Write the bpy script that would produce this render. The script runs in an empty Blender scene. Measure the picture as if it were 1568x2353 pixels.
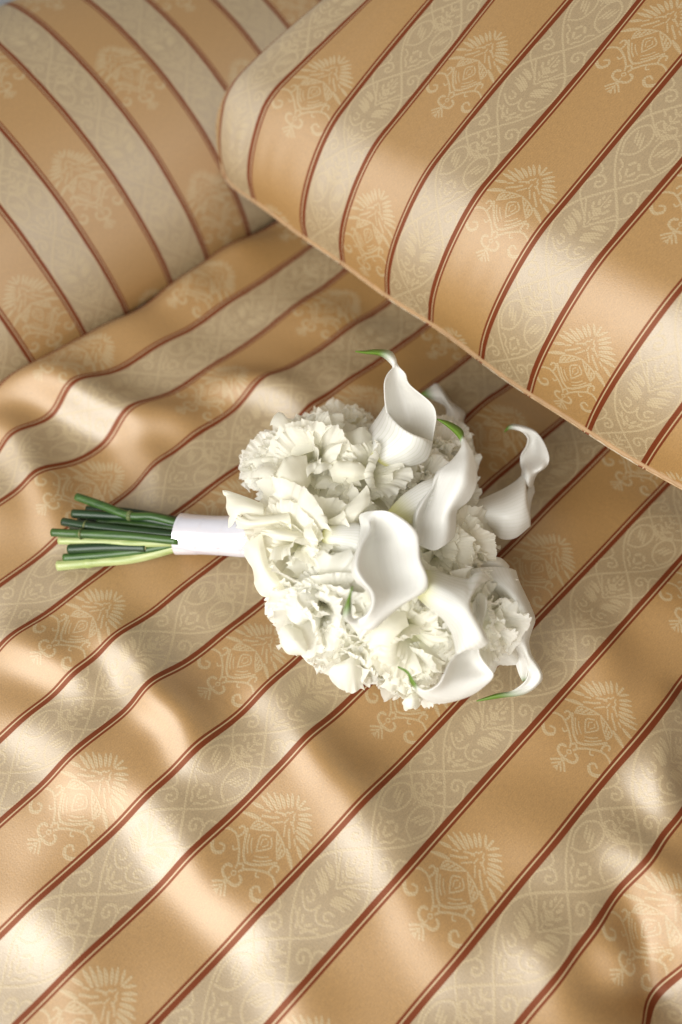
import bpy, math, random
import numpy as np
from mathutils import Vector, Matrix

S = bpy.context.scene
COL = S.collection
random.seed(7)
RNG = np.random.default_rng(11)

# ------------------------------------------------------------------ camera
F_PX, HORIZON, W_PX, H_PX = 1700.0, 3019.0, 1568.0, 2353.0
PITCH = math.atan2(HORIZON, F_PX)
CAM_H = 0.60
cam_d = bpy.data.cameras.new("camera")
cam = bpy.data.objects.new("camera", cam_d)
COL.objects.link(cam)
cam.location = (0, 0, CAM_H)
cam.rotation_euler = (math.pi / 2 - PITCH, 0, 0)
cam_d.sensor_fit = 'HORIZONTAL'
cam_d.sensor_width = 24.0
cam_d.lens = 24.0 * F_PX / W_PX
cam_d.clip_start, cam_d.clip_end = 0.01, 50
cam_d.dof.use_dof = True
cam_d.dof.focus_distance = 0.585
cam_d.dof.aperture_fstop = 2.2
S.camera = cam

# ------------------------------------------------------------------ world, light, exposure
world = bpy.data.worlds.new("World")
S.world = world
world.use_nodes = True
wb = world.node_tree.nodes["Background"]
wb.inputs[0].default_value = (1.0, 0.87, 0.69, 1)
wb.inputs[1].default_value = 0.43

def window_light(name, az_vec, elev, dist, sx, sy, power, color, target=(0.08, 0.40, 0.03)):
    ld = bpy.data.lights.new(name, 'AREA')
    ld.shape = 'RECTANGLE'
    ld.size, ld.size_y = sx, sy
    ld.energy = power
    ld.color = color
    lo = bpy.data.objects.new(name, ld)
    COL.objects.link(lo)
    a = Vector((az_vec[0], az_vec[1], 0)).normalized()
    d = a * math.cos(math.radians(elev)) + Vector((0, 0, math.sin(math.radians(elev))))
    lo.location = Vector(target) + d * dist
    lo.rotation_euler = (-d).to_track_quat('-Z', 'Y').to_euler()
    return lo
window_light("window_light", (-0.62, -0.80), 34, 1.9, 1.35, 1.4, 56, (1.0, 1.0, 0.985))

S.view_settings.view_transform = 'Standard'
S.view_settings.look = 'None'
S.view_settings.exposure = 0
S.view_settings.gamma = 1
S.cycles.use_denoising = True
S.cycles.max_bounces = 12
S.cycles.diffuse_bounces = 8
S.cycles.transmission_bounces = 8
S.cycles.sample_clamp_indirect = 4.0
S.cycles.transparent_max_bounces = 12

# ------------------------------------------------------------------ geometry of the place
CAMP = np.array([0, 0, CAM_H])
AZ = math.atan2(3556, math.hypot(F_PX, HORIZON))
U = np.array([math.sin(AZ), math.cos(AZ), 0])       # along the stripes of the seat, along the backrest
W = np.array([-U[1], U[0], 0])                      # from the seat towards the backrest
CP, SP = math.cos(PITCH), math.sin(PITCH)

def ray(x, y):
    a = (x - W_PX / 2) / F_PX
    b = -(y - H_PX / 2) / F_PX
    return np.array([a, CP + b * SP, -SP + b * CP])

def at(x, y, z=0.0):
    d = ray(x, y)
    return CAMP + d * ((z - CAM_H) / d[2])

def set_props(o, label=None, category=None, group=None, kind=None):
    for k, v in (("label", label), ("category", category), ("group", group), ("kind", kind)):
        if v:
            o[k] = v
    return o

def empty(name, loc):
    o = bpy.data.objects.new(name, None)
    o.empty_display_size = 0.02
    o.location = loc
    COL.objects.link(o)
    return o

def mesh_obj(name, verts, faces, mat=None, parent=None, smooth=True, uv=None):
    me = bpy.data.meshes.new(name)
    v = np.asarray(verts, dtype=float)
    if parent is not None:
        v = v - np.array(parent.matrix_basis.translation if parent.parent is None else parent.matrix_basis.translation)
    me.from_pydata(v.tolist(), [], faces if isinstance(faces, list) else faces.tolist())
    if smooth:
        me.polygons.foreach_set("use_smooth", [True] * len(me.polygons))
    if uv is not None:
        lay = me.uv_layers.new(name="UVMap")
        li = np.empty(len(me.loops), dtype=np.int32)
        me.loops.foreach_get("vertex_index", li)
        lay.data.foreach_set("uv", np.asarray(uv, dtype=np.float32)[li].ravel())
    me.update()
    if mat:
        me.materials.append(mat)
    o = bpy.data.objects.new(name, me)
    COL.objects.link(o)
    if parent is not None:
        o.parent = parent
    return o

def grid_faces(n, m, wrap=False):
    i, j = np.meshgrid(np.arange(n - 1), np.arange(m if wrap else m - 1), indexing='ij')
    j2 = (j + 1) % m
    return np.stack([i * m + j, (i + 1) * m + j, (i + 1) * m + j2, i * m + j2], -1).reshape(-1, 4)

def crom(pts, n):
    P = np.asarray(pts, dtype=float)
    k = len(P)
    if k == 2:
        t = np.linspace(0, 1, n)[:, None]
        return P[0] * (1 - t) + P[1] * t
    Q = np.vstack([2 * P[0] - P[1], P, 2 * P[-1] - P[-2]])
    t = np.linspace(0, k - 1, n)
    i = np.minimum(t.astype(int), k - 2)
    f = (t - i)[:, None]
    a, b, c, d = Q[i], Q[i + 1], Q[i + 2], Q[i + 3]
    return 0.5 * ((2 * b) + (-a + c) * f + (2 * a - 5 * b + 4 * c - d) * f ** 2 + (-a + 3 * b - 3 * c + d) * f ** 3)

# ------------------------------------------------------------------ the brocade pattern (computed, woven motifs as a mask)
LV, LU = 0.1175, 0.162          # cross repeat (one tan and one ivory band) and length repeat in metres
TW = 0.53                       # share of the tan band, centre of stripe to centre of stripe
PXV = 720
TH, TWD = int(PXV * LU / LV), PXV * 2     # rows along U, columns along V (two cross repeats, half drop)

def brocade_image():
    mask = np.zeros((TH, TWD), np.float32)
    ppm = PXV / LV              # pixels per metre
    WSC = 0.95
    def stroke(pts, width, smooth=True, beads=0.0, val=1.0, taper=False):
        P = np.asarray(pts, float)
        if smooth and len(P) > 2:
            P = crom(P, max(8, 7 * len(P)))
        seg = np.linalg.norm(np.diff(P, axis=0), axis=1)
        n = max(2, int(seg.sum() * ppm / 1.6))
        s = np.concatenate([[0], np.cumsum(seg)])
        q = np.linspace(0, s[-1], n)
        X = np.interp(q, s, P[:, 0]) * ppm
        Y = np.interp(q, s, P[:, 1]) * ppm
        for k in range(n):
            w = width * ppm * 0.5 * WSC
            if taper:
                tt = k / (n - 1)
                w *= 0.35 + 0.65 * math.sin(math.pi * min(1, tt * 0.9 + 0.1))
            if beads:
                ph = (q[k] / beads) % 1.0
                w *= 0.55 + 0.6 * max(0, math.sin(math.pi * ph)) 
                if ph < 0.16:
                    continue
            cx, cy = X[k], Y[k]
            r = int(w + 2)
            ix = np.arange(int(cx) - r, int(cx) + r + 1)
            iy = np.arange(int(cy) - r, int(cy) + r + 1)
            dd = np.sqrt((ix[None, :] - cx) ** 2 + (iy[:, None] - cy) ** 2)
            a = np.clip(w - dd + 0.5, 0, 1) * val
            yy, xx = iy % TH, ix % TWD
            sub = mask[np.ix_(yy, xx)]
            mask[np.ix_(yy, xx)] = np.maximum(sub, a)

    # ---- palmette of the tan band: s along the band (0 foot, 1 crown), t across
    LM = 0.086
    WP = 0.80
    def palmette(v0, u0):
        def M(pts, width, mirror=True, **kw):
            for sg in ((1, -1) if mirror else (1,)):
                stroke([(v0 + sg * t * LM, u0 + s * LM) for s, t in pts], width * LM * WP, **kw)
        tri = dict(taper=True)
        # crown: a fan of pointed leaves
        M([(.655, .175), (.615, .26), (.58, .322)], .05, **tri)
        M([(.735, .22), (.71, .28), (.69, .325)], .04, **tri)
        M([(.785, .155), (.79, .23), (.79, .305)], .045, **tri)
        M([(.815, .12), (.83, .20), (.84, .285)], .042, **tri)
        M([(.84, .11), (.87, .18), (.885, .245)], .042, **tri)
        M([(.87, .09), (.90, .145), (.92, .198)], .042, **tri)
        M([(.90, .07), (.935, .115), (.962, .155)], .038, **tri)
        M([(.92, .045), (.96, .085), (.995, .125)], .038, **tri)
        M([(.955, .02), (.99, .045), (1.025, .075)], .034, **tri)
        M([(.95, 0), (1.03, 0)], .03, mirror=False)
        M([(.685, .18), (.73, .12), (.775, .07)], .026)
        M([(.73, .20), (.755, .16)], .022)
        M([(.71, .075), (.745, .045), (.775, .02)], .02)
        M([(.79, .12), (.825, .065), (.83, .035)], .022)
        M([(.82, .055), (.87, .04)], .02)
        M([(.87, .025), (.90, .012)], .02)
        M([(.785, 0), (.83, 0)], .02, mirror=False)
        # bud: two side petals and nested chevrons
        M([(.55, .178), (.61, .185), (.655, .14), (.69, .01)], .022)
        M([(.545, .175), (.585, .12), (.64, .06), (.69, .01)], .02)
        M([(.575, .165), (.62, .15)], .03)
        M([(.595, .13), (.65, .11)], .028)
        M([(.63, .09), (.66, .07)], .022)
        M([(.52, .19), (.44, .13), (.37, .062), (.345, .02), (.335, 0)], .03)
        M([(.505, .145), (.44, .095), (.395, .04)], .018)
        M([(.50, .105), (.455, .065), (.425, .02)], .016)
        M([(.62, .012), (.57, .065), (.50, .03), (.46, 0)], .02)
        M([(.585, .012), (.56, .03), (.52, .012)], .016)
        # scrolls
        M([(.283, .03), (.33, .075), (.39, .15), (.425, .225), (.415, .29), (.378, .335), (.31, .35), (.24, .325), (.205, .27), (.215, .215), (.262, .198), (.292, .228), (.28, .262)], .026)
        M([(.345, .338), (.27, .338), (.215, .29), (.205, .24), (.235, .203)], .042)
        M([(.42, .20), (.47, .19), (.505, .205), (.51, .235), (.48, .245)], .026)
        M([(.36, .125), (.33, .145), (.34, .17)], .02)
        M([(.31, .01), (.28, .03), (.255, .02)], .026)
        # foot ornament
        M([(.235, .055), (.225, .085), (.195, .095), (.165, .085), (.148, .055), (.14, .015)], .032)
        M([(.235, 0), (.215, .02), (.195, 0), (.215, -.02), (.235, 0)], .016, mirror=False)
        M([(.175, 0), (.02, 0)], .018, mirror=False)
        M([(.12, .01), (.085, .045), (.055, .075)], .024)
        M([(.08, .008), (.05, .035), (.03, .05)], .02)
        M([(.04, .005), (.015, .02)], .016)
    # ---- ogee chain of the ivory band, half a length repeat per cell
    LC = LU / 2
    def ogee(v0, u0, variant):
        def M(pts, width, mirror=True, **kw):
            for sg in ((1, -1) if mirror else (1,)):
                stroke([(v0 + sg * t * LC, u0 + s * LC) for s, t in pts], width * LC, **kw)
        arc = [(0, 0), (.14, .13), (.3, .235), (.46, .295), (.6, .288), (.73, .235), (.87, .12), (1, 0)]
        M(arc[:4], .022)
        M(arc[3:], .026, beads=.0030)
        # side curls over the crossing
        M([(.60, .02), (.72, .17), (.82, .275), (.92, .295), (1.02, .245), (1.10, .235), (1.14, .30)], .02, beads=.0030)
        M([(1.03, .235), (1.05, .18), (1.01, .13), (.95, .14), (.93, .185), (.965, .205), (.99, .18)], .024, beads=.0030)
        if variant == 0:
            M([(.55, 0), (.66, .08), (.79, .175)], .02, beads=.0030)
            for k, (a, b) in enumerate([((.456, .035), (.53, .22)), ((.49, .04), (.57, .21)), ((.60, .075), (.645, .215)), ((.575, .07), (.61, .20)), ((.43, .05), (.475, .19))]):
                M([a, ((a[0] + b[0]) / 2 + .012, (a[1] + b[1]) / 2), b], .036, taper=True, beads=.0030)
            M([(.70, 0), (.735, .035), (.77, 0)], .03, beads=.0030)
            M([(.74, .06), (.79, .085)], .028, beads=.0030)
            M([(.80, .03), (.84, .05)], .03, beads=.0030)
            M([(.86, .03), (.90, .045)], .026, beads=.0030)
            M([(.66, .02), (.69, .055)], .022)
            M([(.60, 0), (.93, 0)], .014, mirror=False)
            M([(.33, .20), (.27, .12), (.255, .06), (.30, .012), (.36, .0)], .022, beads=.0030)
            M([(.39, .15), (.375, .09), (.335, .075), (.31, .105), (.33, .135)], .022, beads=.0030)
            M([(.20, .16), (.15, .06), (.12, .0)], .018, beads=.0030)
            M([(.10, .03), (.14, .055)], .03)
            M([(.16, .02), (.20, .05)], .026)
            M([(.18, .09), (.215, .11)], .026)
        else:
            M([(.30, .205), (.36, .09), (.50, .04), (.62, .07), (.66, .15), (.58, .235), (.44, .25), (.32, .20)], .022, beads=.0030)
            for b in (.10, .14, .18):
                M([(.42 + (b - .1) * .4, b - .02), (.56 + (b - .1) * .2, b + .03)], .026, beads=.0030, taper=True)
            M([(.68, 0), (.66, .06), (.70, .11), (.75, .08), (.74, .02)], .02, beads=.0030)
            for s_ in (.62, .70, .78, .86):
                M([(s_, .012), (s_ + .035, .05)], .026, beads=.0030)
            M([(.56, 0), (.92, 0)], .014, mirror=False)
            M([(.80, .09), (.845, .13)], .026, beads=.0030)
            M([(.26, .17), (.22, .10), (.16, .09), (.12, .04)], .02, beads=.0030)
            M([(.25, .06), (.30, .02)], .03, beads=.0030)
            M([(.16, .015), (.21, .04)], .028)
            M([(.09, .02), (.12, .04)], .026)
    for p in range(2):
        vt = (p + TW / 2) * LV
        vi = (p + TW + (1 - TW) / 2) * LV
        u0 = 0.0 if p == 0 else LU / 2
        palmette(vt, u0)
        ogee(vi, u0 + .02, 0)
        ogee(vi, u0 + .02 + LC, 1)
    # thread structure: rows of floats
    yy, xx = np.mgrid[0:TH, 0:TWD]
    P_tw = TWD / 112.0
    Q_tw = TH / 78.0
    tw = 0.5 + 0.5 * np.sin(2 * np.pi * (xx / P_tw)) * np.sin(2 * np.pi * (yy / Q_tw + 0.5 * np.floor(xx / P_tw)))
    mask = mask * np.clip(0.22 + 1.05 * tw, 0, 1)
    # bands and stripes across V
    v = (np.arange(TWD) + .5) / PXV % 1.0
    def band(c, half, aa=.003):
        d = np.abs((v - c + .5) % 1.0 - .5)
        return np.clip((half - d) / aa + .5, 0, 1)
    dark = np.maximum(band(0, .0300), band(TW, .0300))
    # thin pale line, nearer to the tan side
    line = np.maximum(band(.009, .0038), band(TW - .009, .0038))
    iv = np.clip((v - TW) / .003 + .5, 0, 1) * np.clip((1 - v) / .003 + .5, 0, 1)
    ivory = np.broadcast_to(iv, mask.shape)
    rep = (0.45 + 0.55 * (0.5 + 0.5 * np.sin(2 * np.pi * xx / P_tw + np.pi * np.floor(yy / Q_tw * 2)))) 
    R = np.clip(mask * (1 - dark[None, :]) + (line[None, :]) * (.75 + .25 * np.sin(2 * np.pi * yy / 9.0) ** 2), 0, 1)
    G = np.clip(dark[None, :] - line[None, :], 0, 1) * np.ones_like(mask)
    img = bpy.data.images.new("brocade_weave", TWD, TH, alpha=False, float_buffer=False, is_data=True)
    px = np.ones((TH, TWD, 4), np.float32)
    px[..., 0], px[..., 1], px[..., 2] = R, G, ivory
    img.pixels.foreach_set(px.ravel())
    img.update()
    img.pack()
    return img

BROCADE = brocade_image()

class NT:
    def __init__(self, name):
        self.m = bpy.data.materials.new(name)
        self.m.use_nodes = True
        self.t = self.m.node_tree
        self.t.nodes.clear()
        self.out = self.t.nodes.new('ShaderNodeOutputMaterial')
    def n(self, typ, ins=None, **props):
        nd = self.t.nodes.new(typ)
        for k, v in props.items():
            setattr(nd, k, v)
        for k, v in (ins or {}).items():
            self.put(nd, k, v)
        return nd
    def put(self, nd, k, v):
        s = nd.inputs[k]
        if isinstance(v, bpy.types.NodeSocket):
            self.t.links.new(v, s)
        elif isinstance(v, bpy.types.Node):
            self.t.links.new(v.outputs[0], s)
        else:
            s.default_value = v
    def mix(self, f, a, b, typ='RGBA', blend='MIX'):
        nd = self.t.nodes.new('ShaderNodeMix')
        nd.data_type = typ
        if typ == 'RGBA':
            nd.blend_type = blend
            i, o = (0, 6, 7), 2
        else:
            i, o = (0, 2, 3), 0
        for k, v in zip(i, (f, a, b)):
            self.put(nd, k, v)
        return nd.outputs[o]
    def math(self, op, a, b=0.0, c=0.0, clamp=False):
        nd = self.t.nodes.new('ShaderNodeMath')
        nd.operation = op
        nd.use_clamp = clamp
        self.put(nd, 0, a); self.put(nd, 1, b)
        if op in ('MULTIPLY_ADD', 'SMOOTHSTEP'):
            self.put(nd, 2, c)
        return nd.outputs[0]

def rgba(r, g, b):
    return (r, g, b, 1)

def brocade_material():
    k = NT("striped_satin_brocade")
    uv = k.n('ShaderNodeUVMap', uv_map="UVMap")
    tex = k.n('ShaderNodeTexImage', {'Vector': uv.outputs[0]}, image=BROCADE, interpolation='Cubic', extension='REPEAT')
    sp = k.n('ShaderNodeSeparateColor', {0: tex.outputs[0]})
    R, G, B = sp.outputs[0], sp.outputs[1], sp.outputs[2]
    # slubs along and across the yarn
    mp = k.n('ShaderNodeMapping', {'Vector': uv.outputs[0], 'Scale': (LV * 2 * 900, LU * 220, 1)})
    slub = k.n('ShaderNodeTexNoise', {'Vector': mp.outputs[0], 'Scale': 1.0, 'Detail': 2.0})
    mp2 = k.n('ShaderNodeMapping', {'Vector': uv.outputs[0], 'Scale': (LV * 2 * 1150, LU * 800, 1)})
    grain = k.n('ShaderNodeTexNoise', {'Vector': mp2.outputs[0], 'Scale': 1.0, 'Detail': 1.0})
    var = k.math('ADD', k.math('MULTIPLY_ADD', slub.outputs[0], 0.45, 0.53), k.math('MULTIPLY', grain.outputs[0], 0.50))
    tan = k.n('ShaderNodeVectorMath', {0: (0.318, 0.176, 0.056), 'Scale': var}, operation='SCALE')
    ivo = k.n('ShaderNodeVectorMath', {0: (0.300, 0.212, 0.108), 'Scale': var}, operation='SCALE')
    c = k.mix(B, tan.outputs[0], ivo.outputs[0])
    c = k.mix(G, c, rgba(0.130, 0.026, 0.008))
    c = k.mix(R, c, rgba(0.42, 0.325, 0.185))
    bump = k.n('ShaderNodeBump', {'Strength': 0.16, 'Distance': 0.0005, 'Height': R})
    gb = k.n('ShaderNodeBump', {'Strength': 0.24, 'Distance': 0.0005, 'Height': grain.outputs[0], 'Normal': bump.outputs[0]})
    base = k.n('ShaderNodeBsdfPrincipled', {'Base Color': c, 'Roughness': 0.6, 'Specular IOR Level': k.math('MULTIPLY_ADD', G, -0.12, 0.12), 'Normal': gb.outputs[0]})
    gc = k.mix(G, k.mix(B, rgba(1.0, 0.93, 0.84), rgba(1.0, 0.98, 0.95)), rgba(1.0, .60, .42))
    tg = k.n('ShaderNodeTangent', direction_type='UV_MAP', uv_map='UVMap')      # highlights spread across the warp floats, as on woven satin
    satin = k.n('ShaderNodeBsdfAnisotropic', {'Color': gc, 'Roughness': 0.58, 'Anisotropy': -0.35, 'Normal': gb.outputs[0], 'Tangent': tg.outputs[0]})
    fac = k.mix(B, 0.135, 0.170, 'FLOAT')
    fac = k.mix(G, fac, 0.06, 'FLOAT')
    fac = k.mix(R, fac, 0.10, 'FLOAT')
    sh = k.n('ShaderNodeMixShader', {0: fac, 1: base.outputs[0], 2: satin.outputs[0]})
    k.t.links.new(sh.outputs[0], k.out.inputs[0])
    return k.m
M_BROCADE = brocade_material()

def cloth_uv(along, across):
    # texture: x across the stripes (two repeats), y along the stripes
    return np.stack([np.asarray(across).ravel() / (2 * LV), np.asarray(along).ravel() / LU], -1)

# ------------------------------------------------------------------ the dim room behind the sofa
def plain(name, col):
    k = NT(name)
    tc = k.n('ShaderNodeTexCoord')
    nz = k.n('ShaderNodeTexNoise', {'Vector': tc.outputs['Object'], 'Scale': 6.0, 'Detail': 4.0})
    f = k.math('MULTIPLY_ADD', nz.outputs[0], .2, .9)
    c = k.n('ShaderNodeVectorMath', {0: col, 'Scale': f}, operation='SCALE')
    p = k.n('ShaderNodeBsdfPrincipled', {'Base Color': c.outputs[0], 'Roughness': .8})
    k.t.links.new(p.outputs[0], k.out.inputs[0])
    return k.m
def wall():
    a, b = U * -1.6 + W * 1.45, U * 2.4 + W * 1.45
    V = [a + [0, 0, -.45], b + [0, 0, -.45], b + [0, 0, 2.1], a + [0, 0, 2.1]]
    set_props(mesh_obj("wall", V, [[3, 2, 1, 0]], plain("grey_wall", (.40, .43, .46)), smooth=False), kind="structure")
    V = [U * -1.6 + W * -2.2, U * 2.4 + W * -2.2, U * 2.4 + W * 1.45, U * -1.6 + W * 1.45]
    set_props(mesh_obj("floor", np.array(V) + [0, 0, -.45], [[0, 1, 2, 3]], plain("grey_carpet", (.30, .29, .28)), smooth=False), kind="structure")
wall()

# ------------------------------------------------------------------ sofa: seat and backrest
sofa = empty("sofa", Vector(tuple(U * 0.2 + W * 0.30)))
set_props(sofa, "sofa in gold, ivory and rust striped satin brocade with a crumpled seat", "sofa")

W_J = 0.595     # the fold where the seat meets the backrest
# ridges of the crumpled cover: (polyline in seat plane found from the photo, half width m, height m)
RIDGES = [
    ([(-60, 905), (40, 900), (130, 905), (230, 945), (310, 965), (390, 968), (470, 1010)], .022, .023),
    ([(470, 880), (540, 893), (620, 905), (690, 935), (740, 985)], .019, .019),
    ([(-40, 985), (30, 1015), (80, 1080), (125, 1150), (140, 1260)], .019, .017),
    ([(270, 1010), (330, 1040), (360, 1110), (340, 1170)], .017, .010),
    ([(-40, 1450), (60, 1490), (130, 1520), (190, 1560), (215, 1620)], .018, .016),
    ([(180, 1460), (260, 1480), (330, 1545), (360, 1600), (420, 1650), (445, 1720), (440, 1790)], .017, .019),
    ([(-60, 1610), (60, 1660), (150, 1720), (200, 1800), (210, 1860)], .022, .010),
    ([(240, 1770), (330, 1830), (400, 1910), (460, 2010), (560, 2110), (600, 2190)], .021, .0105),
    ([(550, 1560), (630, 1600), (700, 1690), (765, 1770), (850, 1830)], .018, .013),
    ([(770, 1780), (850, 1890), (930, 2030), (980, 2130), (1080, 2290)], .024, .010),
    ([(1280, 1420), (1350, 1470), (1400, 1580), (1450, 1640)], .022, .009),
    ([(1370, 1930), (1440, 1950), (1500, 2010), (1530, 2090)], .018, .015),
    ([(1130, 2120), (1230, 2170), (1290, 2250), (1330, 2360)], .018, .008),
    ([(1568, 1590), (1510, 1680), (1490, 1760), (1520, 1850), (1600, 1900)], .018, .022),
    ([(640, 540), (560, 590), (470, 640), (380, 720)], .012, .008),
    ([(480, 660), (380, 720), (260, 790), (150, 850)], .016, .007),
    ([(20, 2050), (110, 2120), (180, 2230), (200, 2380)], .022, .007),
    ([(560, 2190), (640, 2230), (700, 2330), (720, 2420)], .020, .008),
    ([(300, 1330), (420, 1370), (520, 1440), (600, 1540)], .020, .005),
]
def seat_height(X, Y):
    h = np.zeros_like(X)
    for pts, w, a in RIDGES:
        P = np.array([at(x, y)[:2] for x, y in pts])
        C = crom(P, 40)
        n = len(C)
        best = np.full(X.shape, 1e9); bs = np.zeros(X.shape)
        box = (X > C[:, 0].min() - 4 * w) & (X < C[:, 0].max() + 4 * w) & (Y > C[:, 1].min() - 4 * w) & (Y < C[:, 1].max() + 4 * w)
        xs, ys = X[box], Y[box]
        b = np.full(xs.shape, 1e9); s = np.zeros(xs.shape); sd = np.zeros(xs.shape)
        for i in range(n - 1):
            d = C[i + 1] - C[i]; L2 = d @ d
            t = np.clip(((xs - C[i, 0]) * d[0] + (ys - C[i, 1]) * d[1]) / L2, 0, 1)
            q = (xs - C[i, 0] - t * d[0]) ** 2 + (ys - C[i, 1] - t * d[1]) ** 2
            m = q < b
            b[m] = q[m]; s[m] = (i + t[m]) / (n - 1)
            sd[m] = ((xs - C[i, 0]) * d[1] - (ys - C[i, 1]) * d[0])[m]
        tap = np.sin(np.pi * np.clip(s, .0, 1.0)) ** .6
        ww = np.where(sd > 0, w * .85, w * 1.25)
        add = a * tap * np.exp(-b / (ww * ww))
        h[box] += add
    # broad softness of the cover
    rng = np.random.default_rng(5)
    for _ in range(14):
        th = rng.uniform(0, math.pi); lam = rng.uniform(.07, .2)
        h += .0011 * np.sin(2 * math.pi * (X * math.cos(th) + Y * math.sin(th)) / lam + rng.uniform(0, 6.28)) * (lam / .12)
    # the bouquet presses the cover down
    for px_, py_, rad_, dep_ in ((880, 1260, .075, .006), (470, 1235, .03, .003)):
        qx, qy = at(px_, py_)[:2]
        h -= dep_ * np.exp(-((X - qx) ** 2 + (Y - qy) ** 2) / rad_ ** 2)
    # tuft that pulls the cover down at the lower right
    tx, ty = at(1545, 2300)[:2]
    r2 = (X - tx) ** 2 + (Y - ty) ** 2
    ang = np.arctan2(Y - ty, X - tx)
    h += -.030 * np.exp(-r2 / .022 ** 2) + .010 * np.cos(ang * 5 + .6) * np.exp(-((np.sqrt(r2) - .045) / .03) ** 2)
    return h

def seat_z(x, y):
    X = np.array([x], float); Y = np.array([y], float)
    return float(seat_height(X, Y)[0])

def build_seat():
    n_w, n_u = 520, 640
    ww = np.linspace(-.42, W_J + .03, n_w)
    uu = np.linspace(-.45, 1.05, n_u)
    WW, UU = np.meshgrid(ww, uu, indexing='ij')
    X = UU * U[0] + WW * W[0]
    Y = UU * U[1] + WW * W[1]
    Z = seat_height(X, Y)
    def blur(Zm, sg):
        r = int(3 * sg); kx = np.exp(-np.arange(-r, r + 1) ** 2 / (2 * sg * sg)); kx /= kx.sum()
        Zp = np.pad(Zm, r, mode='edge')
        Zp = np.apply_along_axis(lambda m: np.convolve(m, kx, mode='valid'), 0, Zp)
        return np.apply_along_axis(lambda m: np.convolve(m, kx, mode='valid'), 1, Zp)
    Z = blur(Z * 1.2, 3.4)
    # soft pillowy lift before the fold, then tucked in
    Z += .010 * np.exp(-((WW - (W_J - .035)) / .03) ** 2)
    Z -= np.clip(WW - (W_J - .012), 0, 1) ** 1.0 * 1.6
    vA = -(at(45, 2353) @ W)
    v = -WW - vA
    uc = at(1035, 2030) @ U
    u = UU - uc + LU * .28 + LU / 2
    # cloth is a little longer than its plan where it rides over the folds
    verts = np.stack([X, Y, Z], -1).reshape(-1, 3)
    o = mesh_obj("seat", verts, grid_faces(n_w, n_u)[:, ::-1], M_BROCADE, sofa, uv=cloth_uv(u, v))
    return o
build_seat()

def build_backrest():
    prof = [(.640, -.05), (.602, -.02), (.598, .0), (.612, .035), (.634, .066), (.668, .100), (.725, .132), (.79, .152), (.85, .161), (.905, .157), (.945, .135), (.965, .09), (.97, .02), (.97, -.2)]
    P = crom(prof, 120)
    s = np.concatenate([[0], np.cumsum(np.linalg.norm(np.diff(P, axis=0), axis=1))])
    s0 = np.interp(0, P[10:60, 1], s[10:60])
    n_u = 260
    uu = np.linspace(-.40, 1.5, n_u)
    V = np.zeros((len(P), n_u, 3))
    rng = np.random.default_rng(3)
    wob = np.zeros((len(P), n_u))
    for _ in range(8):
        wob += .0012 * np.sin(uu[None, :] / rng.uniform(.04, .12) + s[:, None] / rng.uniform(.05, .15) + rng.uniform(0, 6))
    V[:, :, :] = (P[:, 0][:, None] - wob)[..., None] * W + uu[None, :, None] * U
    V[:, :, 2] = P[:, 1][:, None] + wob * .6
    us = np.broadcast_to((s - s0)[:, None], (len(P), n_u))
    vs = np.broadcast_to((uu - .247)[None, :], (len(P), n_u))
    mesh_obj("backrest", V.reshape(-1, 3), grid_faces(len(P), n_u)[:, ::-1], M_BROCADE, sofa, uv=cloth_uv(us + LU * .55, vs))
build_backrest()

# ------------------------------------------------------------------ the loose cushion at the right
def plain_fabric(name, col, rough=.6, sheen=.3):
    k = NT(name)
    tc = k.n('ShaderNodeTexCoord')
    nz = k.n('ShaderNodeTexNoise', {'Vector': tc.outputs['Object'], 'Scale': 900.0, 'Detail': 2.0})
    nz2 = k.n('ShaderNodeTexNoise', {'Vector': tc.outputs['Object'], 'Scale': 60.0, 'Detail': 2.0})
    f = k.math('MULTIPLY_ADD', nz2.outputs[0], .4, .8)
    c = k.n('ShaderNodeVectorMath', {0: col, 'Scale': f}, operation='SCALE')
    b = k.n('ShaderNodeBump', {'Strength': .3, 'Distance': .0004, 'Height': nz.outputs[0]})
    p = k.n('ShaderNodeBsdfPrincipled', {'Base Color': c.outputs[0], 'Roughness': rough, 'Normal': b.outputs[0], 'Sheen Weight': sheen})
    k.t.links.new(p.outputs[0], k.out.inputs[0])
    return k.m

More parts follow.
